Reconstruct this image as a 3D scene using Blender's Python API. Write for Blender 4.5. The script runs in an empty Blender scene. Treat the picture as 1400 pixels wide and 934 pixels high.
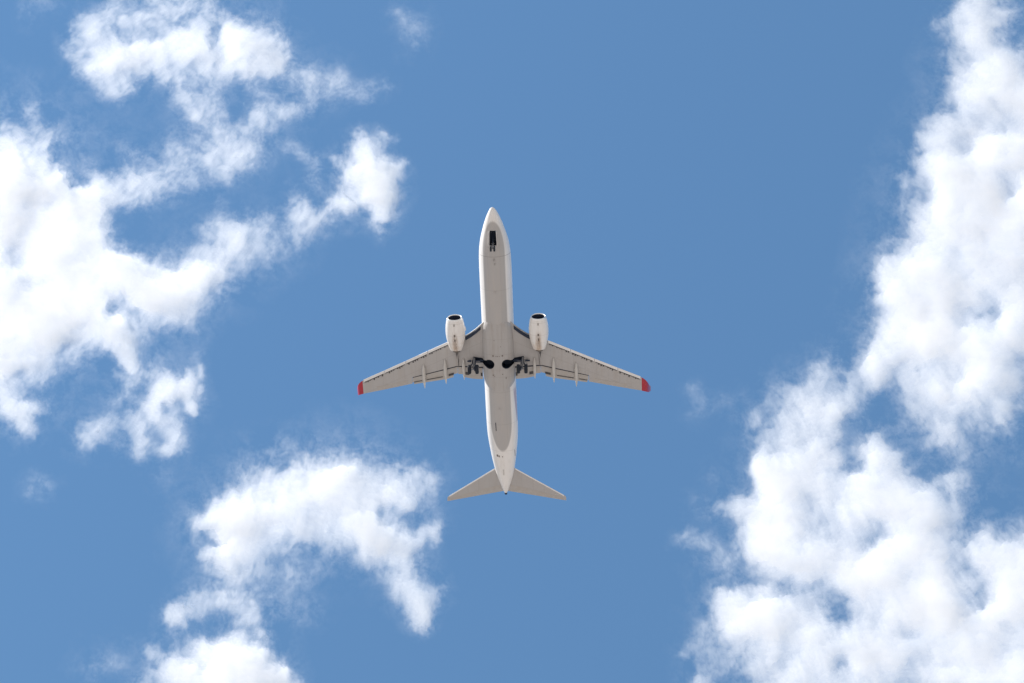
import bpy, bmesh, math
import numpy as np
from mathutils import Vector

# ------------------------------------------------------------------ camera, sky, sun, exposure
scene = bpy.context.scene
COL = scene.collection
R = math.radians

cam_data = bpy.data.cameras.new('camera')
cam_data.lens = 50; cam_data.sensor_width = 36
cam_data.clip_start = 0.1; cam_data.clip_end = 60000
cam = bpy.data.objects.new('camera', cam_data); COL.objects.link(cam)
CAM = Vector((0, 0, 1.7)); ELEV = 68
cam.location = CAM; cam.rotation_euler = (R(90 + ELEV), 0, 0)
scene.camera = cam

SUN = Vector((-0.70, -0.30, 0.61)).normalized()          # direction towards the sun
sun_el = math.asin(SUN.z); sun_az = math.atan2(SUN.x, SUN.y)
world = bpy.data.worlds.new('World'); scene.world = world; world.use_nodes = True
nt = world.node_tree; nt.nodes.clear()
sky = nt.nodes.new('ShaderNodeTexSky'); sky.sky_type = 'NISHITA'; sky.sun_disc = False
sky.sun_elevation = sun_el; sky.sun_rotation = sun_az
sky.altitude = 0; sky.air_density = 2.5; sky.dust_density = 0.0; sky.ozone_density = 10.0
bg = nt.nodes.new('ShaderNodeBackground'); bg.inputs['Strength'].default_value = SKY_STRENGTH = 0.1
wo = nt.nodes.new('ShaderNodeOutputWorld')
soft = nt.nodes.new('ShaderNodeGamma'); soft.inputs['Gamma'].default_value = 0.4            # evens out the clear sky
tint = nt.nodes.new('ShaderNodeMix'); tint.data_type = 'RGBA'; tint.blend_type = 'MULTIPLY'; tint.inputs['Factor'].default_value = 1
tint.inputs['B'].default_value = (.835, 1.36, 2.03, 1)
nt.links.new(sky.outputs[0], soft.inputs[0]); nt.links.new(soft.outputs[0], tint.inputs['A']); nt.links.new(tint.outputs['Result'], bg.inputs[0]); nt.links.new(bg.outputs[0], wo.inputs[0])
sl = bpy.data.lights.new('sun', 'SUN'); sl.energy = 4.7; sl.angle = R(0.5); sl.color = (1, .95, .88)
so = bpy.data.objects.new('sun', sl); COL.objects.link(so)
so.rotation_euler = SUN.to_track_quat('Z', 'Y').to_euler(); so.location = (0, 0, 300)

scene.view_settings.view_transform = 'Standard'; scene.view_settings.look = 'None'
scene.view_settings.exposure = 0.62; scene.view_settings.gamma = 1; scene.view_settings.use_curve_mapping = False
scene.render.engine = 'CYCLES'
cy = scene.cycles
cy.max_bounces = 14; cy.diffuse_bounces = 4; cy.glossy_bounces = 3; cy.volume_bounces = 12
cy.transparent_max_bounces = 32; cy.use_denoising = True

# ------------------------------------------------------------------ helpers
def tag(o, label=None, cat=None, group=None, kind=None):
    for k, v in (('label', label), ('category', cat), ('group', group), ('kind', kind)):
        if v: o[k] = v
    return o

def link(name, me, mats, parent=None):
    o = bpy.data.objects.new(name, me); COL.objects.link(o)
    for m in (mats if isinstance(mats, (list, tuple)) else [mats]): me.materials.append(m)
    if parent: o.parent = parent
    return o

def P(x, y, z):           # airliner frame: x aft of the nose, y to starboard of the picture, z up -> local coordinates
    return (y, x - 19.0, z)

class MB:
    """collects shapes and links them as one mesh"""
    def __init__(self): self.bm = bmesh.new()
    def loft(self, rings, caps=True, mat=0, closed=True):
        vs = [[self.bm.verts.new(P(*p)) for p in r] for r in rings]
        n = len(vs[0])
        for a, b in zip(vs[:-1], vs[1:]):
            for i in range(n if closed else n - 1):
                j = (i + 1) % n
                try: f = self.bm.faces.new((a[i], a[j], b[j], b[i])); f.material_index = mat
                except ValueError: pass
        if caps:
            for r in (vs[0], vs[-1]):
                try: f = self.bm.faces.new(r); f.material_index = mat
                except ValueError: pass
        return vs
    def tube(self, a, b, ra, rb=None, n=16, mat=0, caps=True):
        rb = ra if rb is None else rb
        a = Vector(a); b = Vector(b); d = (b - a).normalized()
        u = d.cross(Vector((0, 0, 1)) if abs(d.z) < .9 else Vector((1, 0, 0))).normalized(); v = d.cross(u)
        ring = lambda c, r: [tuple(c + (u * math.cos(t) + v * math.sin(t)) * r) for t in [2 * math.pi * k / n for k in range(n)]]
        self.loft([ring(a, ra), ring(b, rb)], caps, mat)
    def lathe(self, prof, centre, axis=(1, 0, 0), n=48, mat=0, caps=False, tilt=None):
        """prof: (along, radius) pairs round an axis through centre"""
        c = Vector(centre); d = Vector(axis).normalized()
        u = d.cross(Vector((0, 0, 1)) if abs(d.z) < .9 else Vector((0, 1, 0))).normalized(); v = u.cross(d)
        rings = []
        for t, r in prof:
            rings.append([tuple(c + d * t + (u * math.cos(k) + v * math.sin(k)) * r) for k in [2 * math.pi * q / n for q in range(n)]])
        return self.loft(rings, caps, mat)
    def box(self, lo, hi, mat=0):
        (x0, y0, z0), (x1, y1, z1) = lo, hi
        self.loft([[(x0, y0, z0), (x1, y0, z0), (x1, y1, z0), (x0, y1, z0)], [(x0, y0, z1), (x1, y0, z1), (x1, y1, z1), (x0, y1, z1)]], True, mat)
    def build(self, name, mats, parent=None, smooth=True, bevel=0, angle=35):
        bmesh.ops.recalc_face_normals(self.bm, faces=self.bm.faces)
        if bevel:
            es = [e for e in self.bm.edges if len(e.link_faces) == 2 and e.calc_face_angle(0) > R(50)]
            bmesh.ops.bevel(self.bm, geom=es, offset=bevel, segments=2, profile=.6, affect='EDGES')
        for e in self.bm.edges:
            if len(e.link_faces) == 2 and e.calc_face_angle(0) > R(angle): e.smooth = False
        for f in self.bm.faces: f.smooth = smooth
        me = bpy.data.meshes.new(name); self.bm.to_mesh(me); self.bm.free()
        return link(name, me, mats, parent)

def cut(o, cutters):
    """takes real openings out of a closed mesh"""
    for mb in cutters:
        me = bpy.data.meshes.new('cutter'); bmesh.ops.recalc_face_normals(mb.bm, faces=mb.bm.faces); mb.bm.to_mesh(me); me.materials.append(M_BAY)
        c = bpy.data.objects.new('cutter', me); COL.objects.link(c)
        m = o.modifiers.new('cut', 'BOOLEAN'); m.operation = 'DIFFERENCE'; m.object = c; m.solver = 'EXACT'; m.material_mode = 'TRANSFER'
        keep = o.parent; o.parent = None
        dg = bpy.context.evaluated_depsgraph_get()
        new = bpy.data.meshes.new_from_object(o.evaluated_get(dg), depsgraph=dg)
        o.modifiers.clear(); old = o.data; nm = old.name; o.data = new; bpy.data.meshes.remove(old); new.name = nm
        o.parent = keep
        bpy.data.objects.remove(c); bpy.data.meshes.remove(me)

# ------------------------------------------------------------------ materials
def mat(name, color, rough=.5, metal=0, dirt=.0, dirt_scale=(3, .35, 3), dirt_color=(.25, .2, .16), coat=0, ior=1.45):
    m = bpy.data.materials.new(name); m.use_nodes = True
    t = m.node_tree; b = t.nodes['Principled BSDF']
    b.inputs['Roughness'].default_value = rough; b.inputs['Metallic'].default_value = metal
    b.inputs['Coat Weight'].default_value = coat; b.inputs['IOR'].default_value = ior
    b.inputs['Base Color'].default_value = (*color, 1)
    if dirt:
        tc = t.nodes.new('ShaderNodeTexCoord'); mp = t.nodes.new('ShaderNodeMapping'); mp.inputs['Scale'].default_value = dirt_scale
        n1 = t.nodes.new('ShaderNodeTexNoise'); n1.inputs['Scale'].default_value = 1; n1.inputs['Detail'].default_value = 7; n1.inputs['Roughness'].default_value = .65
        rp = t.nodes.new('ShaderNodeValToRGB'); rp.color_ramp.elements[0].position = .38; rp.color_ramp.elements[1].position = .78
        mx = t.nodes.new('ShaderNodeMix'); mx.data_type = 'RGBA'; mx.inputs['A'].default_value = (*color, 1); mx.inputs['B'].default_value = (*dirt_color, 1)
        ml = t.nodes.new('ShaderNodeMath'); ml.operation = 'MULTIPLY'; ml.inputs[1].default_value = dirt
        t.links.new(tc.outputs['Object'], mp.inputs[0]); t.links.new(mp.outputs[0], n1.inputs[0]); t.links.new(n1.outputs[0], rp.inputs[0])
        t.links.new(rp.outputs[0], ml.inputs[0]); t.links.new(ml.outputs[0], mx.inputs['Factor']); t.links.new(mx.outputs['Result'], b.inputs['Base Color'])
    return m

class G:
    """small node-graph writer for scalar formulas"""
    def __init__(self, m): self.t = m.node_tree
    def n(self, op, *a):
        q = self.t.nodes.new('ShaderNodeMath'); q.operation = op
        for i, v in enumerate(a):
            if isinstance(v, (int, float)): q.inputs[i].default_value = v
            else: self.t.links.new(v, q.inputs[i])
        return q.outputs[0]
    def step(self, v, a, b):
        q = self.t.nodes.new('ShaderNodeMapRange'); q.interpolation_type = 'SMOOTHSTEP'
        self.t.links.new(v, q.inputs[0]); q.inputs[1].default_value = a; q.inputs[2].default_value = b
        return q.outputs[0]
    def mix(self, f, a, b):
        q = self.t.nodes.new('ShaderNodeMix'); q.data_type = 'RGBA'
        if isinstance(f, (int, float)): q.inputs['Factor'].default_value = f
        else: self.t.links.new(f, q.inputs['Factor'])
        for k, v in (('A', a), ('B', b)):
            if isinstance(v, tuple): q.inputs[k].default_value = (*v, 1)
            else: self.t.links.new(v, q.inputs[k])
        return q.outputs['Result']
    def noise(self, scale, detail=6, vec=None, rough=.6, nscale=1):
        tc = self.t.nodes.new('ShaderNodeTexCoord'); mp = self.t.nodes.new('ShaderNodeMapping'); mp.inputs['Scale'].default_value = scale
        q = self.t.nodes.new('ShaderNodeTexNoise'); q.inputs['Scale'].default_value = nscale; q.inputs['Detail'].default_value = detail; q.inputs['Roughness'].default_value = rough
        self.t.links.new(tc.outputs['Object'], mp.inputs[0]); self.t.links.new(mp.outputs[0], q.inputs[0])
        return q.outputs[0]
    def xyz(self):
        tc = self.t.nodes.new('ShaderNodeTexCoord'); s = self.t.nodes.new('ShaderNodeSeparateXYZ')
        self.t.links.new(tc.outputs['Object'], s.inputs[0]); return s.outputs
    def out(self, c):
        self.t.links.new(c, self.t.nodes['Principled BSDF'].inputs['Base Color'])

WHITE = (.81, .785, .76); GREY = (.43, .415, .405)
def fuselage_paint():
    m = mat('fuselage_paint', WHITE, .32, coat=.15); g = G(m); X, Y, Z = g.xyz()
    # grey belly panel with rounded ends
    e = g.n('MAXIMUM', g.n('MAXIMUM', g.n('DIVIDE', g.n('SUBTRACT', -13.2, Y), 3.9), g.n('DIVIDE', g.n('SUBTRACT', Y, 7.6), 4.6)), 0)
    q = g.n('ADD', g.n('POWER', g.n('DIVIDE', X, 1.27), 2), g.n('POWER', e, 2))
    belly = g.n('MULTIPLY', g.n('SUBTRACT', 1, g.step(q, .90, 1.10)), g.n('SUBTRACT', 1, g.step(Z, -.2, 0)))
    # a band of livery colour low on one flank behind the wing
    d = g.n('SUBTRACT', X, g.n('ADD', 1.6, g.n('MULTIPLY', g.n('SUBTRACT', Y, 4.0), .055)))
    band = g.n('MULTIPLY', g.n('MULTIPLY', g.step(d, -.02, .05), g.n('MULTIPLY', g.step(Y, 3.4, 4.4), g.n('SUBTRACT', 1, g.step(Y, 8.2, 8.8)))), g.n('SUBTRACT', 1, g.step(Z, .2, .3)))
    dirt = g.n('MULTIPLY', g.step(g.noise((2.2, .25, 2.2), 7), .42, .8), .35)
    spots = g.n('MULTIPLY', g.step(g.noise((3.4, 1.6, 3.4), 8, rough=.75), .62, .8), .3)
    c = g.mix(belly, WHITE, GREY)
    c = g.mix(band, c, (.50, .42, .47))
    c = g.mix(dirt, c, (.52, .47, .42)); c = g.mix(g.n('MULTIPLY', spots, belly), c, (.22, .18, .15))
    # a few skin joints across the hull
    ln = None
    for y in (-13.02, -8.9, -4.32, 3.95, 8.3, 12.2):
        k = g.n('SUBTRACT', 1, g.step(g.n('ABSOLUTE', g.n('SUBTRACT', Y, y)), .015, .04))
        ln = k if ln is None else g.n('MAXIMUM', ln, k)
    for x in (-.72, .72):
        k = g.n('MULTIPLY', g.n('SUBTRACT', 1, g.step(g.n('ABSOLUTE', g.n('SUBTRACT', X, x)), .012, .03)), .6)
        ln = g.n('MAXIMUM', ln, g.n('MULTIPLY', k, belly))
    c = g.mix(g.n('MULTIPLY', ln, .2), c, (.16, .14, .13))
    c = g.mix(g.n('MULTIPLY', g.n('SUBTRACT', 1, g.step(g.n('ABSOLUTE', g.n('ADD', Y, 13.02)), .015, .045)), .4), c, (.16, .14, .13))
    g.out(c); return m

def belly_paint():
    m = mat('fairing_paint', GREY, .42); g = G(m); X, Y, Z = g.xyz()
    c = g.mix(g.n('MULTIPLY', g.step(g.noise((2.4, .3, 2.4), 8), .4, .78), .45), GREY, (.33, .28, .24))
    c = g.mix(g.n('MULTIPLY', g.step(g.noise((3, 2.2, 3), 8, rough=.75), .6, .78), .4), c, (.2, .16, .13))
    ln = None
    for y in (-2.9, -1.0, .95, 1.9):
        k = g.n('SUBTRACT', 1, g.step(g.n('ABSOLUTE', g.n('SUBTRACT', Y, y)), .01, .03)); ln = k if ln is None else g.n('MAXIMUM', ln, k)
    for x in (-1.3, -.55, .55, 1.3):
        k = g.n('SUBTRACT', 1, g.step(g.n('ABSOLUTE', g.n('SUBTRACT', X, x)), .01, .03)); ln = g.n('MAXIMUM', ln, k)
    c = g.mix(g.n('MULTIPLY', ln, .2), c, (.15, .13, .12))
    g.out(c); return m

def wing_paint():
    m = mat('wing_paint', GREY, .42); g = G(m); X, Y, Z = g.xyz()
    A = g.n('ABSOLUTE', X)
    c = g.mix(g.n('MULTIPLY', g.step(g.noise((1.5, .3, 1), 7), .4, .8), .35), GREY, (.36, .31, .27))
    c = g.mix(g.n('MULTIPLY', g.step(g.noise((2.6, 1.4, 1), 8, rough=.75), .62, .82), .35), c, (.22, .19, .17))
    # ribs' fastener rows and the spar joints
    fr = g.n('ABSOLUTE', g.n('SUBTRACT', g.n('FRACT', g.n('DIVIDE', A, 1.37)), .5))
    ln = g.n('SUBTRACT', 1, g.step(fr, .006, .02))
    sp = g.n('SUBTRACT', Y, g.n('MULTIPLY', A, .5))
    for s in (-4.55, -3.2):
        ln = g.n('MAXIMUM', ln, g.n('SUBTRACT', 1, g.step(g.n('ABSOLUTE', g.n('SUBTRACT', sp, s)), .012, .04)))
    c = g.mix(g.n('MULTIPLY', ln, .22), c, (.16, .14, .13))
    g.out(c); return m

def nacelle_paint():
    m = mat('nacelle_paint', WHITE, .3, coat=.2); g = G(m); X, Y, Z = g.xyz()
    off = g.n('ABSOLUTE', g.n('SUBTRACT', g.n('ABSOLUTE', X), 4.92))
    low = g.n('SUBTRACT', 1, g.step(Z, -2.2, -1.8))
    st = g.n('MULTIPLY', g.n('SUBTRACT', 1, g.step(off, .05, .5)), g.step(Y, -4.4, -2.8))
    st = g.n('MULTIPLY', g.n('MULTIPLY', st, low), g.step(g.noise((7, 1.1, 5), 8, rough=.7), .28, .56))
    c = g.mix(g.n('MULTIPLY', g.step(g.noise((3, .6, 3), 7), .4, .8), .3), WHITE, (.62, .54, .44))
    c = g.mix(g.n('MULTIPLY', st, .85), c, (.26, .17, .11))
    c = g.mix(g.n('MULTIPLY', g.n('MULTIPLY', g.step(Y, -4.6, -2.4), g.step(g.noise((1.6, .5, 2), 5), .42, .62)), .35), c, (.66, .50, .36))
    ln = None
    for y in (-5.05, -3.55, -2.55):
        k = g.n('SUBTRACT', 1, g.step(g.n('ABSOLUTE', g.n('SUBTRACT', Y, y)), .012, .035)); ln = k if ln is None else g.n('MAXIMUM', ln, k)
    k = g.n('MULTIPLY', g.n('SUBTRACT', 1, g.step(off, .012, .03)), low); ln = g.n('MAXIMUM', ln, k)
    c = g.mix(g.n('MULTIPLY', ln, .2), c, (.2, .16, .13))
    g.out(c); return m

M_FUS = fuselage_paint(); M_BEL = belly_paint(); M_WING = wing_paint(); M_NAC = nacelle_paint()
M_WHITE = mat('white_paint', WHITE, .35, dirt=.25, dirt_color=(.5, .45, .38))
M_LGREY = mat('light_grey_paint', (.56, .54, .51), .4, dirt=.3, dirt_color=(.35, .3, .26))
M_FLAP = mat('flap_paint', (.435, .415, .395), .45, dirt=.45, dirt_color=(.36, .29, .22), dirt_scale=(2, 1.5, 2))
M_ALU = mat('bare_metal_edge', (.80, .79, .78), .33, 0.55, dirt=.2, dirt_color=(.4, .36, .33))
M_LIP = mat('polished_lip', (.86, .85, .83), .28, 0.5)
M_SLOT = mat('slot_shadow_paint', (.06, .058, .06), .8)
M_RED = mat('red_paint', (.40, .013, .033), .3, coat=.3, dirt=.2, dirt_color=(.3, .01, .02))
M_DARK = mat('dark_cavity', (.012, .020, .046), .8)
M_BAY = mat('bay_navy', (.020, .034, .066), .7, dirt=.5, dirt_color=(.01, .01, .012), dirt_scale=(4, 4, 4))  # navy near-black for bays and gear, and for the shade on the krueger panel
M_TYRE = mat('tyre_rubber', (.009, .014, .024), .75)
M_STEEL = mat('gear_steel', (.24, .25, .27), .42, .3, dirt=.4, dirt_color=(.12, .1, .09))
M_HUB = mat('wheel_hub', (.25, .25, .26), .4, .4)
M_FAN = mat('fan_blade', (.06, .065, .08), .4, .7)
M_NOZ = mat('exhaust_metal', (.20, .175, .155), .42, .8, dirt=.5, dirt_color=(.06, .045, .035))

# ------------------------------------------------------------------ clouds: where they lie
# ------------------------------------------------------------------ ground (lights the underside of everything above it)
def ground_material():
    m = mat('dry_ground', (.3, .26, .2), .95); g = G(m)
    a = g.noise((.004, .004, .004), 8, nscale=1); b = g.noise((.05, .05, .05), 8)
    c = g.mix(g.step(a, .35, .65), (.46, .40, .355), (.385, .342, .30))
    c = g.mix(g.n('MULTIPLY', g.step(b, .5, .7), .5), c, (.26, .24, .19)); g.out(c); return m
me = bpy.data.meshes.new('ground'); gb = bmesh.new()
bmesh.ops.create_circle(gb, cap_ends=True, segments=96, radius=30000); gb.to_mesh(me); gb.free()
tag(link('ground', me, ground_material()), kind='structure')

# ------------------------------------------------------------------ the airliner
jet = bpy.data.objects.new('airliner', None); COL.objects.link(jet)
jet.location = (-1.530, 65.552, 159.325); jet.rotation_euler = (R(-1.4417), R(3.4082), R(-2.2206))
tag(jet, 'white twin engine passenger jet with red wing tips and lowered wheels', 'airplane')

# fuselage: x, half width, bottom, top
FUS = [(.40, .03, -.63, -.57), (.46, .16, -.74, -.45), (.62, .31, -.88, -.28), (.91, .48, -1.04, -.06), (1.37, .71, -1.22, .22), (2.1, 1.0, -1.44, .58), (3.04, 1.29, -1.64, 1.0),
       (3.98, 1.55, -1.80, 1.45), (4.91, 1.73, -1.91, 1.75), (5.88, 1.84, -1.98, 1.9), (6.9, 1.885, -2.02, 1.97), (8.2, 1.90, -2.03, 1.98), (11, 1.90, -2.03, 1.98),
       (14, 1.90, -2.03, 1.98), (18, 1.90, -2.03, 1.98), (22, 1.90, -2.03, 1.98), (24, 1.90, -2.02, 1.98), (25.5, 1.90, -1.93, 1.98), (27, 1.90, -1.74, 1.98), (28.3, 1.89, -1.52, 1.98), (29.2, 1.86, -1.34, 1.98),
       (30.1, 1.79, -1.14, 1.97), (31.2, 1.67, -.88, 1.96), (32.3, 1.54, -.61, 1.94), (33.5, 1.36, -.29, 1.9), (34.3, 1.22, -.08, 1.86), (35.2, 1.02, .17, 1.8), (36.3, .71, .48, 1.7), (37.3, .38, .78, 1.55),
       (37.7, .22, .92, 1.42), (37.82, .15, .97, 1.36)]
fx = np.array([f[0] for f in FUS])
def fus(x):
    def sm(k):
        v = np.array([f[k] for f in FUS]); d = np.gradient(v, fx); i = min(max(np.searchsorted(fx, x) - 1, 0), len(fx) - 2)
        h = fx[i+1] - fx[i]; t = (x - fx[i]) / h
        return (1+2*t)*(1-t)**2*v[i] + t*(1-t)**2*h*d[i] + t*t*(3-2*t)*v[i+1] + t*t*(t-1)*h*d[i+1]
    return sm(1), sm(2), sm(3)
def fus_ring(x, n=72):
    w, b, t = fus(x); zc = (b + t) / 2; hh = (t - b) / 2
    return [(x, w * math.sin(a), zc - hh * math.cos(a)) for a in [2 * math.pi * k / n for k in range(n)]]
xs = sorted(set(list(fx) + [float(v) for v in np.arange(.5, 7, .22)] + [float(v) for v in np.arange(7, 28, .8)] + [float(v) for v in np.arange(28, 37.8, .25)]))
mb = MB(); mb.loft([fus_ring(x) for x in xs]); fuselage = mb.build('fuselage', M_FUS, jet, angle=60)

# belly fairing between the wings
FAIR = [(14.1, 1.50, -1.98), (14.6, 1.72, -2.09), (15.4, 1.86, -2.17), (16.6, 1.93, -2.21), (18.5, 1.95, -2.22), (20.4, 1.95, -2.21), (21.3, 1.93, -2.18), (21.9, 1.80, -2.13), (22.4, 1.52, -2.07), (22.8, 1.18, -2.02), (23.05, .9, -1.98)]
def fair_ring(x, w, b, n=40):
    top = -.55; r = []
    for k in range(n + 1):
        a = -math.pi / 2 + math.pi * k / n; s, c = math.sin(a), math.cos(a)
        r.append((x, w * math.copysign(abs(s) ** .72, s), top + (b - top) * abs(c) ** .8))
    return r
fq = np.array(FAIR); fr = []
for x in np.arange(14.1, 23.06, .15):
    fr.append(fair_ring(float(x), float(np.interp(x, fq[:, 0], fq[:, 1])), float(np.interp(x, fq[:, 0], fq[:, 2]))))
mb = MB(); mb.loft(fr); fairing = mb.build('belly_fairing', M_BEL, jet, angle=50)

# wheel wells (round pocket and a slot for the leg) and nose bay: real openings
def well_outline(s):
    c = (19.25, 1.02); r = .585; pts = []
    for k in range(0, 29):
        a = R(48) + R(264) * k / 28
        pts.append((c[0] - r * math.sin(a - math.pi/2) * -1 if False else c[0] + r * math.sin(a), s * (c[1] + r * math.cos(a))))
    # leg slot towards the wing
    return pts + [(18.86, s * 1.62), (18.76, s * 2.2), (18.66, s * 3.0), (19.02, s * 3.06), (19.12, s * 2.6), (19.30, s * 2.1), (19.48, s * 1.7)]
def prism(o, z0, z1, grow=0):
    mb = MB(); cx = sum(p[0] for p in o) / len(o); cy_ = sum(p[1] for p in o) / len(o)
    f = lambda p: (p[0], p[1])
    mb.loft([[(*f(p), z0) for p in o], [(*f(p), z1) for p in o]]); return mb
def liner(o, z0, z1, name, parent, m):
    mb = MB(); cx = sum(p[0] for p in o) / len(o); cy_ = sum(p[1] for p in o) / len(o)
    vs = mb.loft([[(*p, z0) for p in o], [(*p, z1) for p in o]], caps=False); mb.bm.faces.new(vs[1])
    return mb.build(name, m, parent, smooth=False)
def nose_outline(g=0):
    return [(2.93 - g, -.34 - g), (2.93 - g, .34 + g), (4.62 + g, .40 + g), (4.62 + g, -.40 - g)]

# wing planform by distance from the centre line: leading edge, full trailing edge, height, thickness
WY  = np.array([1.2, 1.89, 2.6, 3.3, 3.83, 4.4, 6.0, 10.8, 14.0, 17.05])
WLE = np.array([13.75, 14.49, 15.13, 15.66, 15.98, 16.20, 16.98, 19.40, 21.02, 22.55])
WTE = np.array([21.1, 21.05, 21.0, 21.0, 21.05, 21.1, 21.5, 22.56, 23.44, 24.27])
WZ  = np.array([-1.10, -1.02, -.94, -.84, -.76, -.70, -.50, .22, .76, 1.34])
WT  = np.array([.98, .94, .86, .78, .72, .66, .52, .34, .25, .16])
def wing_at(y):
    return tuple(float(np.interp(y, WY, a)) for a in (WLE, WTE, WZ, WT))
def foil(n=14):
    """upper and lower half thickness along the chord, nose first"""
    return [.5 * (1 - math.cos(math.pi * k / n)) for k in range(n + 1)]
def half(t): return (1.4845 * math.sqrt(max(t, 0)) - .63 * t - 1.758 * t**2 + 1.4215 * t**3 - .5075 * t**4)
def section(y, s, x0, x1, le, te, z, th, n=16, drop=0):
    """closed ring of the part of the aerofoil between x0 and x1"""
    a, b = (x0 - le) / (te - le), (x1 - le) / (te - le)
    cs = [a + (b - a) * (.5 * (1 - math.cos(math.pi * k / n))) for k in range(n + 1)]
    up = [(le + (te - le) * c, s * y, z + th * (.56 * half(c) + .18 * c * (1 - c)) - drop + .012 * (1 - c)) for c in cs]
    lo = [(le + (te - le) * c, s * y, z - th * (.44 * half(c) - .18 * c * (1 - c)) - drop - .012 * (1 - c)) for c in cs]
    return up + lo[::-1]
def low_z(y, x):
    le, te, z, th = wing_at(y); c = min(max((x - le) / (te - le), 0), 1)
    return z - th * (.44 * half(c) - .18 * c * (1 - c)) - .012 * (1 - c)
GY = np.array([1.2, 2.0, 5.0, 10.7]); GX = np.array([19.95, 19.95, 19.93, 21.70])       # where the flaps begin
def gap_x(y): return float(np.interp(y, GY, GX))
SLAT = .33

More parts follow.
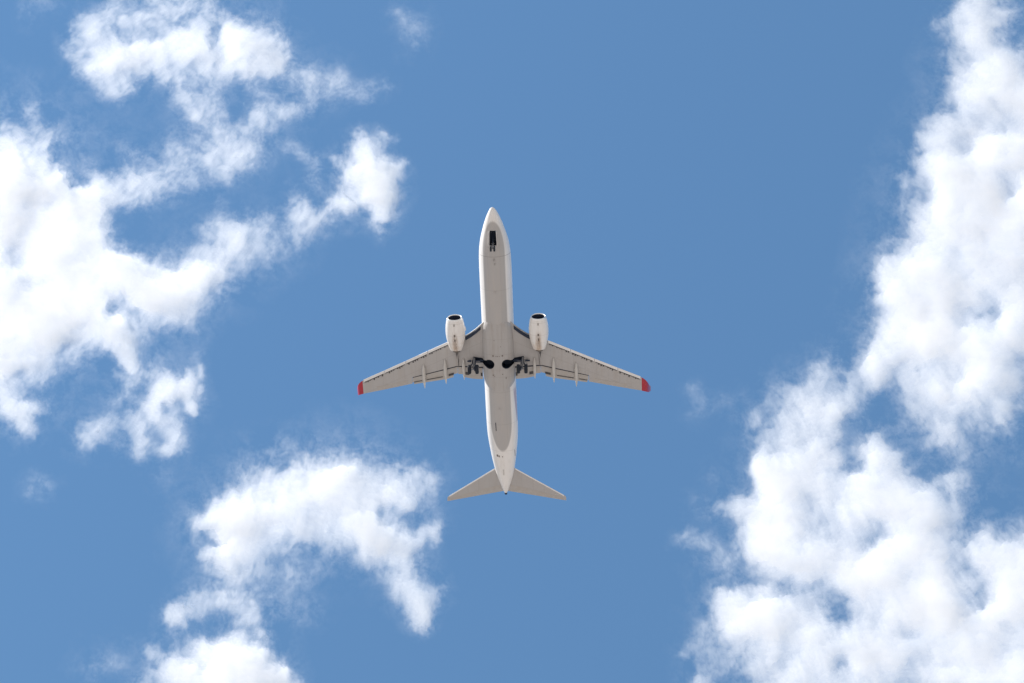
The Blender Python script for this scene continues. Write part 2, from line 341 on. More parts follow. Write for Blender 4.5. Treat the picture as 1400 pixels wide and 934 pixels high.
def build_wing(s):
    ys = sorted([1.2, 1.6, 1.89, 2.2, 2.6, 3.0, 3.3, 3.83, 4.1, 4.4, 5.2, 6.0, 7.0, 8, 9, 10, 10.69])
    rings = []
    for y in ys + [10.72, 11.5, 12.5, 13.5, 14.5, 15.5, 16.5, 17.05]:
        le, te, z, th = wing_at(y)
        x1 = gap_x(y) if y <= 10.69 else te
        x0 = le + (0 if y < 5.8 else .0)
        rings.append(section(y, s, x0, x1, le, te, z, th))
    mb = MB(); mb.loft(rings); w = mb.build('wing', M_WING, jet, angle=40)
    cut(w, [prism(well_outline(s), -2.6, -.72)])
    # slats: bright nose strips drooped a little ahead of the wing, behind them tracks and a dark strip painting the shade of the gap
    spans = [(5.95, 8.55), (8.62, 11.35), (11.42, 14.15), (14.22, 16.9)]
    for a, b in spans:
        rg = []
        for y in np.linspace(a, b, 7):
            le, te, z, th = wing_at(y); rg.append(section(y, s, le, le + SLAT, le, te, z, th * 1.08, n=8, drop=.03))
            rg[-1] = [(x - .10, yy, zz) for x, yy, zz in rg[-1]]
        mb = MB(); mb.loft(rg); sl_ = mb.build('slat', M_ALU, w)
    for a, b in spans:
        mb = MB()
        rg = [[(le + SLAT - .09, s * y, low_z(y, le + SLAT) - .015), (le + SLAT + .0, s * y, low_z(y, le + SLAT) - .028), (le + SLAT + .0, s * y, low_z(y, le + SLAT) + .02), (le + SLAT - .09, s * y, low_z(y, le + SLAT) + .05)]
              for y, le in [(float(y), wing_at(y)[0]) for y in np.linspace(a + .1, b - .1, 7)]]
        mb.loft(rg)
        k = 0
        for y in np.arange(a + .22, b - .1, .27):
            le = wing_at(y)[0]; zz = low_z(y, le + SLAT); k += 1
            ln = .05 + .15 * ((k * 7 + k * k * 3 + int(a)) % 5) / 4
            if (k * 5 + int(a)) % 4 == 0: continue
            mb.box((le + SLAT, s * y - .07, zz - .04), (le + SLAT + ln, s * y + .07, zz + .02))
        mb.build('slat_shade_and_track', M_SLOT, w, smooth=False)
    # inboard leading-edge flap, hinged out under the nose: panel with its shade put into the dark colour
    rg = []; rl = []
    for y in np.linspace(1.98, 3.86, 8):
        le = wing_at(y)[0]; z1 = low_z(y, le + .5)
        rg.append([(le + .10, s * y, z1 - .16), (le + .16, s * y, z1 - .20), (le + .60, s * y, z1 - .05), (le + .60, s * y, z1 + .02), (le + .12, s * y, z1 - .10)])
    mb = MB(); mb.loft(rg); mb.build('krueger_flap', M_BAY, w, angle=60)
    # trailing-edge flaps
    def flap(a, b, out, name, mname, f0=.10, f1=1.0, n=8, droop=(.10, .34), te=None):
        rg = []
        for y in np.linspace(a, b, n):
            g0 = gap_x(y); t1 = te(y); le, te_, z, th = wing_at(y); ch = t1 - g0
            x0 = g0 + ch * f0; x1 = g0 + ch * f1
            zt = low_z(y, g0) ; t_ = .16 * ch
            ring = []
            cs = [.5 * (1 - math.cos(math.pi * k / 8)) for k in range(9)]
            dz = lambda c: zt + .10 - (droop[0] + (droop[1] - droop[0]) * (f0 + (f1 - f0) * c)) * 1.0
            up = [(x0 + (x1 - x0) * c, s * y, dz(c) + t_ * .6 * half(c) + .01) for c in cs]
            lo = [(x0 + (x1 - x0) * c, s * y, dz(c) - t_ * .35 * half(c) - .01) for c in cs]
            rg.append(up + lo[::-1])
        mb = MB(); mb.loft(rg); return mb.build(name, mname, w, angle=45)
    te_out = lambda y: float(np.interp(y, [5.0, 6.5, 10.8], [21.15, 21.64, 22.56]))
    te_in = lambda y: float(np.interp(y, [1.98, 3.2, 4.75], [21.46, 21.44, 21.20]))
    flap(5.0, 10.66, 0, 'outboard_flap', M_FLAP, .09, .72, te=te_out)
    flap(5.55, 10.50, 0, 'aft_flap', M_FLAP, .66, 1.0, te=te_out, droop=(.05, .33))
    flap(1.96, 4.965, 0, 'inboard_flap', M_FLAP, .10, .76, te=te_in)
    flap(1.98, 4.3, 0, 'aft_flap', M_FLAP, .70, 1.0, te=te_in, droop=(.05, .33))
    # dark strips painting the shade between the two rows of flaps, widest beside the engine, and by the wheels
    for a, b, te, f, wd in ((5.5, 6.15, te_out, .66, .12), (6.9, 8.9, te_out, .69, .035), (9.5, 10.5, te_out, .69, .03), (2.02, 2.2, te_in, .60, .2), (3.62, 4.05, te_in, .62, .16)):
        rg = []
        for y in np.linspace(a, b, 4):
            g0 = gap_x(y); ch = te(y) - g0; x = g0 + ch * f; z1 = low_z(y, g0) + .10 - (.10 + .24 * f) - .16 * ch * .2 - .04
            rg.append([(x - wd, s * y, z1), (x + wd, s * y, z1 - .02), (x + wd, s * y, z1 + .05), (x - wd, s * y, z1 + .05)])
        mb = MB(); mb.loft(rg); mb.build('flap_slot_shade', M_SLOT, w, smooth=False)
    # cove: dark strip painting the shade of the slot ahead of the flaps
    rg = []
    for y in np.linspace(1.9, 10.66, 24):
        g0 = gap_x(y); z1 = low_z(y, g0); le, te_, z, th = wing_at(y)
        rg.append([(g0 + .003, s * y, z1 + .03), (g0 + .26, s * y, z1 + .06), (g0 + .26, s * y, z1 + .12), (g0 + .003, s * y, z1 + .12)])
    mb = MB(); mb.loft(rg); mb.build('flap_cove_shade', M_DARK, w, smooth=False)
    # aileron: let into the outer trailing edge, a narrow strip of flap paint ahead of it
    rg = []
    for y in np.linspace(11.3, 15.2, 8):
        le, te, z, th = wing_at(y)
        rg.append(section(y, s, te - .52, te - .01, le, te + .0, z, th * 1.15, n=6, drop=.012))
    mb = MB(); mb.loft(rg); mb.build('aileron', M_FLAP, w)
    rg = []
    for y in np.linspace(11.2, 15.3, 8):
        le, te, z, th = wing_at(y); x = te - .56; zz = low_z(y, x)
        rg.append([(x - .03, s * y, zz - .006), (x + .03, s * y, zz - .006), (x + .03, s * y, zz + .02), (x - .03, s * y, zz + .02)])
    mb = MB(); mb.loft(rg); mb.build('hinge_line', M_FLAP, w, smooth=False)
    # flap track fairings
    for (y, xa, xb, wd) in ((9.2, 19.85, 23.08, .21), (6.52, 19.10, 22.36, .21), (4.26, 18.85, 21.72, .19)):
        rg = []
        for t in np.linspace(0, 1, 22):
            x = xa + (xb - xa) * t
            f = min(1, (t / .28)) ** .55 * min(1, ((1 - t) / .42)) ** .75 + .02
            zb = low_z(y, min(x, gap_x(y)))
            dep = .40 * f; zc = zb - dep * .45 - .16 * max(0, t - .5)
            rg.append([(x, s * y + wd * f * math.sin(q), zc - dep * .62 * math.cos(q)) for q in [2 * math.pi * k / 18 for k in range(18)]])
        mb = MB(); mb.loft(rg); mb.build('flap_track_fairing', M_LGREY, w, angle=60)
    # red blended winglet, canted outwards
    rg = []
    st = [(17.05, 22.55, 24.27, 1.34, .16, 0), (17.25, 22.68, 24.34, 1.37, .15, 6), (17.5, 22.92, 24.44, 1.46, .13, 20), (17.68, 23.2, 24.56, 1.62, .12, 38), (17.82, 23.5, 24.7, 1.9, .10, 58), (17.93, 23.85, 24.88, 2.3, .085, 72),
          (18.03, 24.15, 25.02, 2.75, .07, 78), (18.12, 24.42, 25.14, 3.2, .055, 79), (18.19, 24.62, 25.22, 3.55, .04, 80)]
    for y, le, te, z, th, ang in st:
        r_ = section(0, 1, le, te, le, te, 0, th, n=12); ca, sa = math.cos(R(ang)), math.sin(R(ang))
        rg.append([(x, s * (y - zz * sa), z + zz * ca) for x, _, zz in r_])
    mb = MB(); mb.loft(rg); mb.build('winglet', M_RED, w, angle=50)
    # engine pylon: runs back under the wing to a sharp tail
    rg = []
    for x, zb, wd in ((14.5, -.72, .05), (15.0, -.95, .16), (16.2, -1.1, .2), (17.5, -1.08, .19), (18.5, -1.02, .14), (19.3, -.93, .09), (19.95, -.80, .03)):
        zt = -.62 if x > 16.3 else -.6
        zt = max(zt, zb + .06)
        rg.append([(x, s * 4.93 - wd, zt), (x, s * 4.93 + wd, zt), (x, s * 4.93 + wd * .8, (zt + zb) / 2), (x, s * 4.93 + wd * .3, zb), (x, s * 4.93 - wd * .3, zb), (x, s * 4.93 - wd * .8, (zt + zb) / 2)])
    mb = MB(); mb.loft(rg); pyl = mb.build('engine_pylon', M_WING, jet, angle=60)
    rg = []  # dark wedge under the rear: the pylon's shaded side put into colour
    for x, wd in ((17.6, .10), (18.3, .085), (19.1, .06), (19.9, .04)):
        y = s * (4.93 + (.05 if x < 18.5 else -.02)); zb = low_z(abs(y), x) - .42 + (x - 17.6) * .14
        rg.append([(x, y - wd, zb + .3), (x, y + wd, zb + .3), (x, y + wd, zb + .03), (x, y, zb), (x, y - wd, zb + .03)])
    mb = MB(); mb.loft(rg); mb.build('pylon_shade_wedge', M_SLOT, pyl, angle=60)
    return w

def build_engine(s):
    yc = s * 4.93; n = 64
    def ring(x, r, z, lean=0, flat=0):
        # lean slants the ring so that its top stands ahead of its bottom
        o = []
        for k in range(n):
            a = 2 * math.pi * k / n; cz = math.cos(a); rr = r
            zz = z - rr * cz * (1 - flat * max(0, cz))
            o.append((x + lean * rr * cz, yc + rr * math.sin(a) * (1 + .02 * flat), zz))
        return o
    ax = lambda x: -1.78 + (x - 13.4) * .035
    outer = [(13.55, .945, .085), (13.75, 1.0, .075), (14.1, 1.07, .05), (14.5, 1.125, .03), (15.0, 1.155, .01), (15.5, 1.145, 0), (16.0, 1.09, 0), (16.5, .99, 0), (16.95, .87, 0), (17.3, .765, 0), (17.45, .715, 0), (17.45, .69, 0), (17.1, .68, 0), (16.6, .67, 0)]
    mb = MB(); mb.loft([ring(x, r, ax(x), l, .06) for x, r, l in outer], caps=False)
    nac = mb.build('engine_nacelle', M_NAC, jet, angle=50)
    lip = [(13.45, .765, .085), (13.39, .79, .088), (13.36, .825, .09), (13.36, .855, .09), (13.42, .90, .088), (13.55, .9455, .085)]
    mb = MB(); mb.loft([ring(x, r, ax(x), l, .06) for x, r, l in lip], caps=False); mb.build('inlet_lip', M_LIP, nac, angle=80)
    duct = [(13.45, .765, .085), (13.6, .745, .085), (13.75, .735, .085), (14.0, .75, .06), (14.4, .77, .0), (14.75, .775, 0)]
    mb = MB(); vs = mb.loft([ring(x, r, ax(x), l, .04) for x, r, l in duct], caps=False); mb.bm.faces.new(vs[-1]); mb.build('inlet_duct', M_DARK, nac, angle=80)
    mb = MB()
    for k in range(24):
        a = 2 * math.pi * k / 24; b = a + .17
        q = []
        for r in (.2, .48, .75):
            tw = .10 + .05 * r
            for d, t in ((0, -tw), (.11 + .05 * r, tw)):
                q.append((14.38 + d, yc + r * math.sin(a + t), ax(14.4) + r * math.cos(a + t)))
        vv = [mb.bm.verts.new(P(*p)) for p in q]
        mb.bm.faces.new((vv[0], vv[1], vv[3], vv[2])); mb.bm.faces.new((vv[2], vv[3], vv[5], vv[4]))
    mb.build('fan', M_FAN, nac)
    mb = MB(); mb.lathe([(0, .02), (.06, .09), (.2, .17), (.36, .22), (.45, .23)], (13.95, yc, ax(14)), n=24, caps=True); mb.build('spinner', M_FAN, nac, angle=60)
    mb = MB(); mb.lathe([(0, .60), (.5, .58), (.9, .50), (1.2, .43), (1.2, .40), (.9, .42)], (16.5, yc, ax(16.9) + .02), n=40); mb.build('exhaust_nozzle', M_NOZ, nac, angle=60)
    mb = MB(); mb.lathe([(0, .36), (.3, .34), (.6, .22), (.8, .05)], (17.2, yc, ax(17) + .02), n=32, caps=True); mb.build('exhaust_plug', M_NOZ, nac, angle=60)
    # small drains and latches along the keel
    for x, w_ in ((14.05, .05), (15.35, .09), (15.95, .07)):
        mb = MB()
        zb = ax(x) - float(np.interp(x, [o[0] for o in outer[:11]], [o[1] for o in outer[:11]])) * .94
        mb.box((x - .13, yc - w_, zb - .05), (x + .13, yc + w_, zb + .05))
        mb.build('drain_cover', M_NOZ, nac, smooth=False)
    if s > 0 or True:
        # vortex strake on the inboard flank
        mb = MB(); i = -s
        a0 = R(62)
        pts = [(14.2, 1.06), (14.9, 1.13), (15.3, 1.13), (15.3, 1.36), (15.0, 1.36)]
        rg = [[(x, yc + i * r * math.sin(a0 + da), ax(x) + r * math.cos(a0 + da)) for x, r in pts] for da in (-.008, .008)]
        mb.loft(rg); mb.build('strake', M_WHITE, nac, smooth=False)

def wheel(mb, x, y, z, r, w):
    prof = [(-w / 2, r * .55), (-w / 2, r * .80), (-w * .42, r * .93), (-w * .25, r * .99), (0, r), (w * .25, r * .99), (w * .42, r * .93), (w / 2, r * .80), (w / 2, r * .55)]
    mb.lathe(prof, (x, y, z), axis=(0, 1, 0), n=40, mat=0)
    for d in (-1, 1):
        mb.lathe([(d * w / 2, r * .55), (d * w * .38, r * .52), (d * w * .34, r * .25), (d * w * .44, r * .2), (d * w * .44, .01)], (x, y, z), axis=(0, 1, 0), n=32, mat=1)

def build_main_gear(s):
    top = (18.84, s * 2.92, -1.0); ax_ = (19.50, s * 2.90, -3.02)
    v = Vector(ax_) - Vector(top); mid = Vector(top) + v * .55
    mb = MB(); mb.tube(top, mid, .15, .14); mb.tube(mid, ax_, .095, .095); mb.tube((ax_[0], s * 2.30, ax_[2]), (ax_[0], s * 3.48, ax_[2]), .075)
    pass
    leg = mb.build('main_gear_leg', M_STEEL, jet, angle=50)
    for y in (2.45, 3.35):
        mb = MB(); wheel(mb, ax_[0], s * y, ax_[2], .56, .39); mb.build('wheel', [M_TYRE, M_HUB], leg, angle=40)
    for y in (2.66, 3.14):
        mb = MB(); mb.tube((ax_[0], s * y, ax_[2]), (ax_[0], s * (y + .12), ax_[2]), .21); mb.build('brake', M_BAY, leg, angle=50)
    mb = MB(); mb.tube((18.98, s * 2.74, -1.5), (19.30, s * 2.72, -2.5), .06); mb.tube((19.30, s * 2.72, -2.5), (19.46, s * 2.78, -2.95), .05); mb.build('hydraulic_line', M_BAY, leg)
    mb = MB(); mb.tube((18.95, s * 3.06, -1.45), (19.25, s * 3.16, -2.35), .075); mb.build('side_actuator', M_BAY, leg)
    mb = MB(); mb.tube((19.12, s * 3.2, -1.25), (19.2, s * 3.72, -1.12), .13, .10); mb.build('trunnion', M_BAY, leg)
    mb = MB(); mb.tube((19.0, s * 2.88, -1.6), (18.98, s * 1.75, -1.45), .07); mb.tube((19.08, s * 2.88, -1.75), (19.2, s * 1.9, -1.5), .05); mb.build('side_brace', M_BAY, leg)
    mb = MB(); a = mid + Vector((.16, 0, -.05)); mb.tube(tuple(mid + Vector((.1, 0, .05))), (19.62, s * 2.9, -2.45), .05, .035); mb.tube((19.62, s * 2.9, -2.45), (ax_[0] + .08, s * 2.9, ax_[2] + .12), .035, .05); mb.build('torsion_link', M_BAY, leg)
    mb = MB(); mb.tube((19.05, s * 3.05, -1.55), (19.75, s * 3.45, -1.05), .055); mb.build('walking_beam', M_STEEL, leg)
    mb = MB(); mb.loft([[(18.72, s * 3.12, -1.1), (19.14, s * 3.12, -1.1), (19.42, s * 3.15, -2.2), (18.98, s * 3.15, -2.2)], [(18.72, s * 3.16, -1.1), (19.14, s * 3.16, -1.1), (19.42, s * 3.19, -2.2), (18.98, s * 3.19, -2.2)]])
    mb.build('gear_door', M_LGREY, leg, smooth=False)
    # the dark pocket the leg folds into
    o = well_outline(s)
    c = (sum(p[0] for p in o) / len(o), sum(p[1] for p in o) / len(o))
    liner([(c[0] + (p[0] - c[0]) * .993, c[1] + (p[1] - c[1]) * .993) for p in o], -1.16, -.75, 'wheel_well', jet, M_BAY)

cut(fairing, [prism(well_outline(s), -2.6, -.5) for s in (-1, 1)])
cut(fuselage, [prism(well_outline(s), -2.6, -.74) for s in (-1, 1)] + [prism(nose_outline(), -2.6, -.85)])
for s in (-1, 1):
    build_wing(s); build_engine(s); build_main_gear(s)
    # deep liner of the round pocket itself
    cc = (19.25, s * 1.02)
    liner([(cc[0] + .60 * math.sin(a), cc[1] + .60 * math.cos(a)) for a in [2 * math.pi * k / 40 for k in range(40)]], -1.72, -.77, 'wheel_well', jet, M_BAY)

# nose gear
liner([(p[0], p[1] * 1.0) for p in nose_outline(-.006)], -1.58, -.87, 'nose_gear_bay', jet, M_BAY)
mb = MB(); mb.tube((4.12, 0, -1.1), (4.55, 0, -2.35), .085, .08); mb.tube((4.55, 0, -2.35), (4.70, 0, -2.86), .055); mb.tube((4.70, -.27, -2.86), (4.70, .27, -2.86), .045)
ng = mb.build('nose_gear_leg', M_STEEL, jet)
for y in (-.205, .205):
    mb = MB(); wheel(mb, 4.70, y, -2.86, .345, .20); mb.build('wheel', [M_TYRE, M_HUB], ng, angle=40)
mb = MB(); mb.tube((4.40, 0, -2.0), (3.45, 0, -1.15), .05); mb.build('drag_brace', M_BAY, ng)
for y in (-.13, .13):
    mb = MB(); mb.tube((4.36, y, -2.02), (4.33, y, -2.02), .07, .075); mb.build('taxi_light', M_HUB, ng)
for s in (-1, 1):
    mb = MB()
    q = [(2.95, .355, -1.62), (4.60, .415, -1.86), (4.60, .50, -2.36), (2.95, .44, -2.1)]
    mb.loft([[(x, s * y, z) for x, y, z in q], [(x, s * (y + .03), z) for x, y, z in q]]); mb.build('nose_gear_door', M_WHITE, jet, smooth=False)

# tailplane
def build_stab(s):
    rg = []
    for y in (.15, .6, 1.3, 2.5, 4, 5.5, 6.8, 7.3, 7.46, 7.52):
        le = float(np.interp(y, [.15, 1.32, 7.3, 7.46, 7.52], [33.68, 34.48, 38.59, 38.74, 38.95])); te = float(np.interp(y, [.15, 7.3, 7.52], [37.5, 39.27, 39.31])); z = .98 + y * .112
        th = float(np.interp(y, [0, 7.2, 7.52], [.36, .11, .04])); rg.append(section(y, s, le, te, le, te, z, th, n=12))
    mb = MB(); mb.loft(rg); st = mb.build('tailplane', M_WING, jet, angle=50)
    rg = []
    for y in np.linspace(1.3, 7.25, 10):
        le = float(np.interp(y, [.15, 1.32, 7.3], [33.68, 34.48, 38.59])) - .012; te = float(np.interp(y, [.15, 7.3], [37.5, 39.27])); z = .98 + y * .112; th = float(np.interp(y, [0, 7.2], [.36, .11]))
        rg.append(section(y, s, le, le + .16, le, te, z, th * 1.1, n=6))
    mb = MB(); mb.loft(rg); mb.build('leading_edge', M_ALU, st)
    rg = []
    for y in np.linspace(.62, 7.2, 10):
        le = float(np.interp(y, [.15, 1.32, 7.3], [33.68, 34.48, 38.59])); te = float(np.interp(y, [.15, 7.3], [37.5, 39.27])); z = .98 + y * .112; th = float(np.interp(y, [0, 7.2], [.36, .11]))
        x0 = le + (te - le) * float(np.interp(y, [.6, 7.2], [.74, .60])); rg.append(section(y, s, x0, te - .015, le, te, z, th * 1.12, n=6, drop=.008))
    mb = MB(); mb.loft(rg); mb.build('elevator', M_FLAP, st)
for s in (-1, 1): build_stab(s)

# fin and rudder
rg = []
for z, le, te, th in ((1.5, 31.2, 36.9, .46), (2.6, 32.6, 37.15, .40), (4.5, 34.2, 37.7, .30), (6.5, 35.8, 38.25, .2), (7.5, 36.6, 38.5, .15), (7.75, 36.95, 38.55, .08)):
    c_ = section(0, 1, le, te, le, te, 0, th, n=10); rg.append([(x, zz, z) for x, _, zz in c_])
mb = MB(); mb.loft(rg); fin = mb.build('tail_fin', M_WHITE, jet)
rg = []
for z, te, cw in ((2.0, 36.95, 1.5), (4.5, 37.7, 1.15), (7.4, 38.47, .75)):
    th = .16 * cw / 1.5; rg.append([(te - cw, th, z), (te - cw, -th, z), (te + .03, -.015, z), (te + .03, .015, z)])
mb = MB(); mb.loft(rg); mb.build('rudder', M_RED, fin)

# small fittings on the skin
mb = MB(); mb.lathe([(0, .17), (.2, .17), (.28, .15), (.31, .12)], (37.74, 0, 1.13), n=28, caps=True); mb.build('exhaust_outlet', M_DARK, jet, angle=40)
def blade(x, y, z, l, h, name='antenna', m=M_LGREY, lean=.12, t=.03):
    mb = MB(); mb.loft([[(x - l / 2, y, z + .05), (x, y + t, z + .05), (x + l / 2, y, z + .05), (x, y - t, z + .05)], [(x - l * .2 + lean, y, z - h), (x + lean, y + t * .6, z - h), (x + l * .3 + lean, y, z - h), (x + lean, y - t * .6, z - h)]])
    return mb.build(name, m, jet, smooth=False)
blade(6.25, .05, -1.99, .34, .22, m=M_NOZ); blade(6.75, .12, -2.01, .22, .16, m=M_NOZ); blade(10.2, 0, -2.03, .35, .3); blade(25.0, -.1, -1.95, .3, .3, 'drain_mast')
def patch(x0, x1, y0, y1, name, m, up=.012):
    """a thin plate that follows the hull"""
    mb = MB(); rows = []
    for x in np.linspace(x0, x1, 5):
        w, b, t = fus(float(x)); zc = (b + t) / 2; hh = (t - b) / 2; row = []
        for y in np.linspace(y0, y1, 5):
            yy = float(y); z = zc - hh * math.sqrt(max(0, 1 - (yy / w) ** 2)); row.append((float(x), yy, z))
        rows.append([(px, py, pz - up) for px, py, pz in row] + [(px, py, pz + .03) for px, py, pz in row[::-1]])
    mb.loft(rows); return mb.build(name, m, jet, smooth=False)
patch(27.02, 28.2, -.69, -.60, 'vent_slot', M_DARK)
patch(31.75, 32.05, -.80, -.62, 'access_panel', M_NOZ); patch(31.85, 32.12, -.57, -.42, 'access_panel', M_NOZ); patch(31.95, 32.1, -.12, -.02, 'access_panel', M_NOZ)
patch(31.3, 32.3, 1.40, 1.45, 'door_seam', M_NOZ); patch(34.0, 34.9, -.16, .0, 'access_panel', M_LGREY)
for x, y, l in ((18.14, -.55, .16), (18.14, .55, .16), (18.22, .0, .1), (18.2, -.2, .1), (18.2, .2, .08), (20.6, -.62, .12), (20.5, .5, .1), (20.75, -.45, .08), (21.0, .9, .09), (16.2, -.35, .07), (17.0, .4, .07)):
    mb = MB(); mb.box((x - l / 2, y - l / 2, -2.235), (x + l / 2, y + l / 2, -2.1)); mb.build('drain_port', M_NOZ, jet, smooth=False)

# ---- cloud layout: every cloud is a list of brush strokes (strength, [(x, y, radius), ...]) on a map of the layer,
# ---- 1400 x 934 map units, negative strength = a gap or thin place
CLOUDS = {}
CLOUDS['left_bank'] = [
 (.66,[(128,42,22),(165,22,28),(215,10,30),(262,2,28)]), (.6,[(110,34,13),(130,42,18)]),
 (.92,[(145,74,26),(190,70,28),(242,64,34),(278,60,30)]), (.75,[(150,92,28),(166,102,24)]), (.5,[(112,86,12),(101,70,10),(108,58,10)]),
 (-.5,[(168,49,8),(215,47,9)]), (-.5,[(183,8,12)]), (-.35,[(252,30,10)]),
 (1.0,[(332,66,36),(345,74,36)]), (.8,[(358,74,30),(376,82,20)]), (.6,[(313,26,10),(316,48,20)]),
 (.6,[(282,22,20),(287,52,20)]), (-.55,[(296,62,9),(292,40,6)]), (.5,[(388,61,8)]),
 (.62,[(290,92,36),(285,125,30),(295,160,36),(308,200,40)]), (.6,[(240,102,11),(255,130,16),(262,152,11)]),
 (.2,[(230,135,13)]), (.35,[(232,188,16),(240,200,16)]),
 (.6,[(342,136,20),(365,150,22),(388,156,14),(418,144,16)]), (.5,[(408,106,20),(450,116,26),(490,124,15),(526,114,11)]),
 (-.55,[(322,122,11),(330,146,10)]), (.4,[(352,178,40),(348,228,36),(357,260,16)]),
 (1.0,[(0,250,64),(42,262,60),(62,304,74)]), (1.0,[(0,330,95),(90,345,90),(132,370,70),(185,385,42)]),
 (1.0,[(0,432,80),(45,442,52)]), (.95,[(8,500,44),(16,540,30),(35,562,22)]),
 (.5,[(44,150,12),(60,180,22),(84,206,28)]), (.22,[(42,104,8),(46,140,12)]), (.3,[(150,196,14),(170,210,20)]),
 (.66,[(112,250,36),(150,246,28),(200,252,32),(216,264,28)]), (.75,[(120,292,44),(160,275,30)]),
 (.56,[(245,234,30),(280,224,30),(322,216,26)]),
 (-.7,[(86,214,11),(100,236,12),(114,246,8)]), (-.6,[(112,206,16),(150,214,14)]),
 (-.85,[(164,292,14),(174,318,20)]), (-.8,[(214,299,20),(262,292,20),(335,268,22),(380,252,26)]), (-.6,[(212,334,20),(262,334,20)]), (.4,[(228,272,16),(250,300,14),(300,268,14)]), (.5,[(404,210,14),(430,236,18)]),
 (.9,[(180,384,42),(232,378,40),(282,354,40),(318,316,32),(301,284,14)]), (.4,[(340,320,28),(368,312,18)]), (.5,[(365,310,12)]),
 (.52,[(338,345,24),(370,330,28),(412,316,24),(442,300,20)]),
 (.85,[(394,268,15),(406,286,18)]), (.5,[(424,298,20)]), (.22,[(412,205,12),(442,215,16),(430,242,18)]),
 (1.0,[(130,402,52),(88,424,48),(170,408,40)]), (.9,[(154,448,22),(164,470,20),(171,490,12)]), (.6,[(195,445,18)]),
 (-.6,[(163,424,11),(184,438,12)]), (.95,[(240,400,32),(268,386,28)]), (.3,[(218,442,14)]),
 (-.6,[(38,524,15)]), (-.25,[(25,350,14),(42,382,14)]), (-.2,[(58,300,18)]), (.4,[(58,515,16),(58,548,14)]), (.7,[(38,580,10)]),
 (.16,[(90,560,30),(70,540,24)]),
]
CLOUDS['broken_puffs'] = [
 (.55,[(178,518,22),(178,535,14)]), (.95,[(222,530,24),(214,548,20)]), (.85,[(254,537,20),(259,520,13),(256,555,13)]),
 (.6,[(276,508,9)]), (.3,[(270,484,12)]), (.3,[(275,530,7)]), (.65,[(196,575,20),(200,600,15),(190,612,12)]),
 (.6,[(225,570,18),(235,608,15),(225,616,14)]), (.4,[(194,628,13)]), (.62,[(150,586,16),(126,598,18),(114,600,10)]),
 (.4,[(150,545,11),(166,535,9)]), (.32,[(166,605,16)]), (.28,[(200,560,52)]), (-.5,[(232,556,10)]), (-.4,[(214,596,9)]),
]
CLOUDS['star'] = [
 (.92,[(498,234,24),(504,258,26)]), (.9,[(498,228,20),(497,208,15)]), (.6,[(496,202,11),(493,190,8)]), (.5,[(508,204,12),(521,187,8)]), (.35,[(521,186,6),(542,189,5)]),
 (.8,[(508,244,22),(532,232,15)]), (.55,[(532,230,12),(552,220,7)]), (.85,[(508,264,22),(520,290,18)]), (.55,[(519,296,14),(522,318,7)]), (.6,[(490,240,20),(472,224,11),(460,216,6)]),
 (.95,[(492,260,22),(472,276,17)]), (.6,[(470,278,14),(450,287,8)]), (.7,[(524,258,20)]), (-.35,[(482,262,12)]), (.25,[(546,268,12)]), (-.4,[(496,296,10)]),
]
CLOUDS['centre'] = [
 (.9,[(277,722,13),(292,720,26),(322,712,32)]), (.5,[(270,760,6),(282,756,9)]), (.75,[(300,752,17)]), (-.7,[(282,742,8),(296,744,6)]),
 (1.0,[(330,728,46),(380,706,52),(420,702,56),(470,692,56),(500,700,46)]), (.6,[(410,664,14)]), (.95,[(455,664,24),(488,660,24)]),
 (.7,[(530,654,22)]), (.75,[(560,672,28)]), (.5,[(582,668,16)]), (-.5,[(536,708,13),(562,716,14)]),
 (.75,[(574,732,15),(586,731,11)]), (.4,[(599,726,7)]), (.7,[(552,738,18)]), (1.0,[(508,738,34),(538,768,28),(558,800,23),(576,838,13)]),
 (.7,[(592,816,12)]), (.6,[(318,768,30),(350,790,28),(328,800,20)]), (-.6,[(416,760,14)]), (-.4,[(372,785,20)]),
 (.5,[(398,786,24),(428,780,22),(452,784,14)]), (.4,[(388,814,30),(420,834,20),(436,840,12)]), (-.6,[(470,805,36),(496,815,34)]),
 (.3,[(590,700,18)]), (-.4,[(270,700,8)]),
]
CLOUDS['low_left'] = [
 (.75,[(235,843,12),(265,830,18),(300,820,19),(335,834,20),(361,862,11)]), (-.55,[(302,850,14)]),
 (.8,[(322,862,15),(290,874,16)]), (.55,[(245,876,18),(270,886,24)]), (1.0,[(290,906,34),(330,906,34),(346,896,20)]),
 (1.0,[(245,926,32),(300,938,40),(352,936,34)]), (.6,[(366,914,16)]), (.85,[(380,926,16)]), (.6,[(405,932,10)]),
 (.55,[(205,888,10)]), (.5,[(198,934,16)]), (.4,[(225,896,14)]), (-.45,[(274,905,9)]),
]
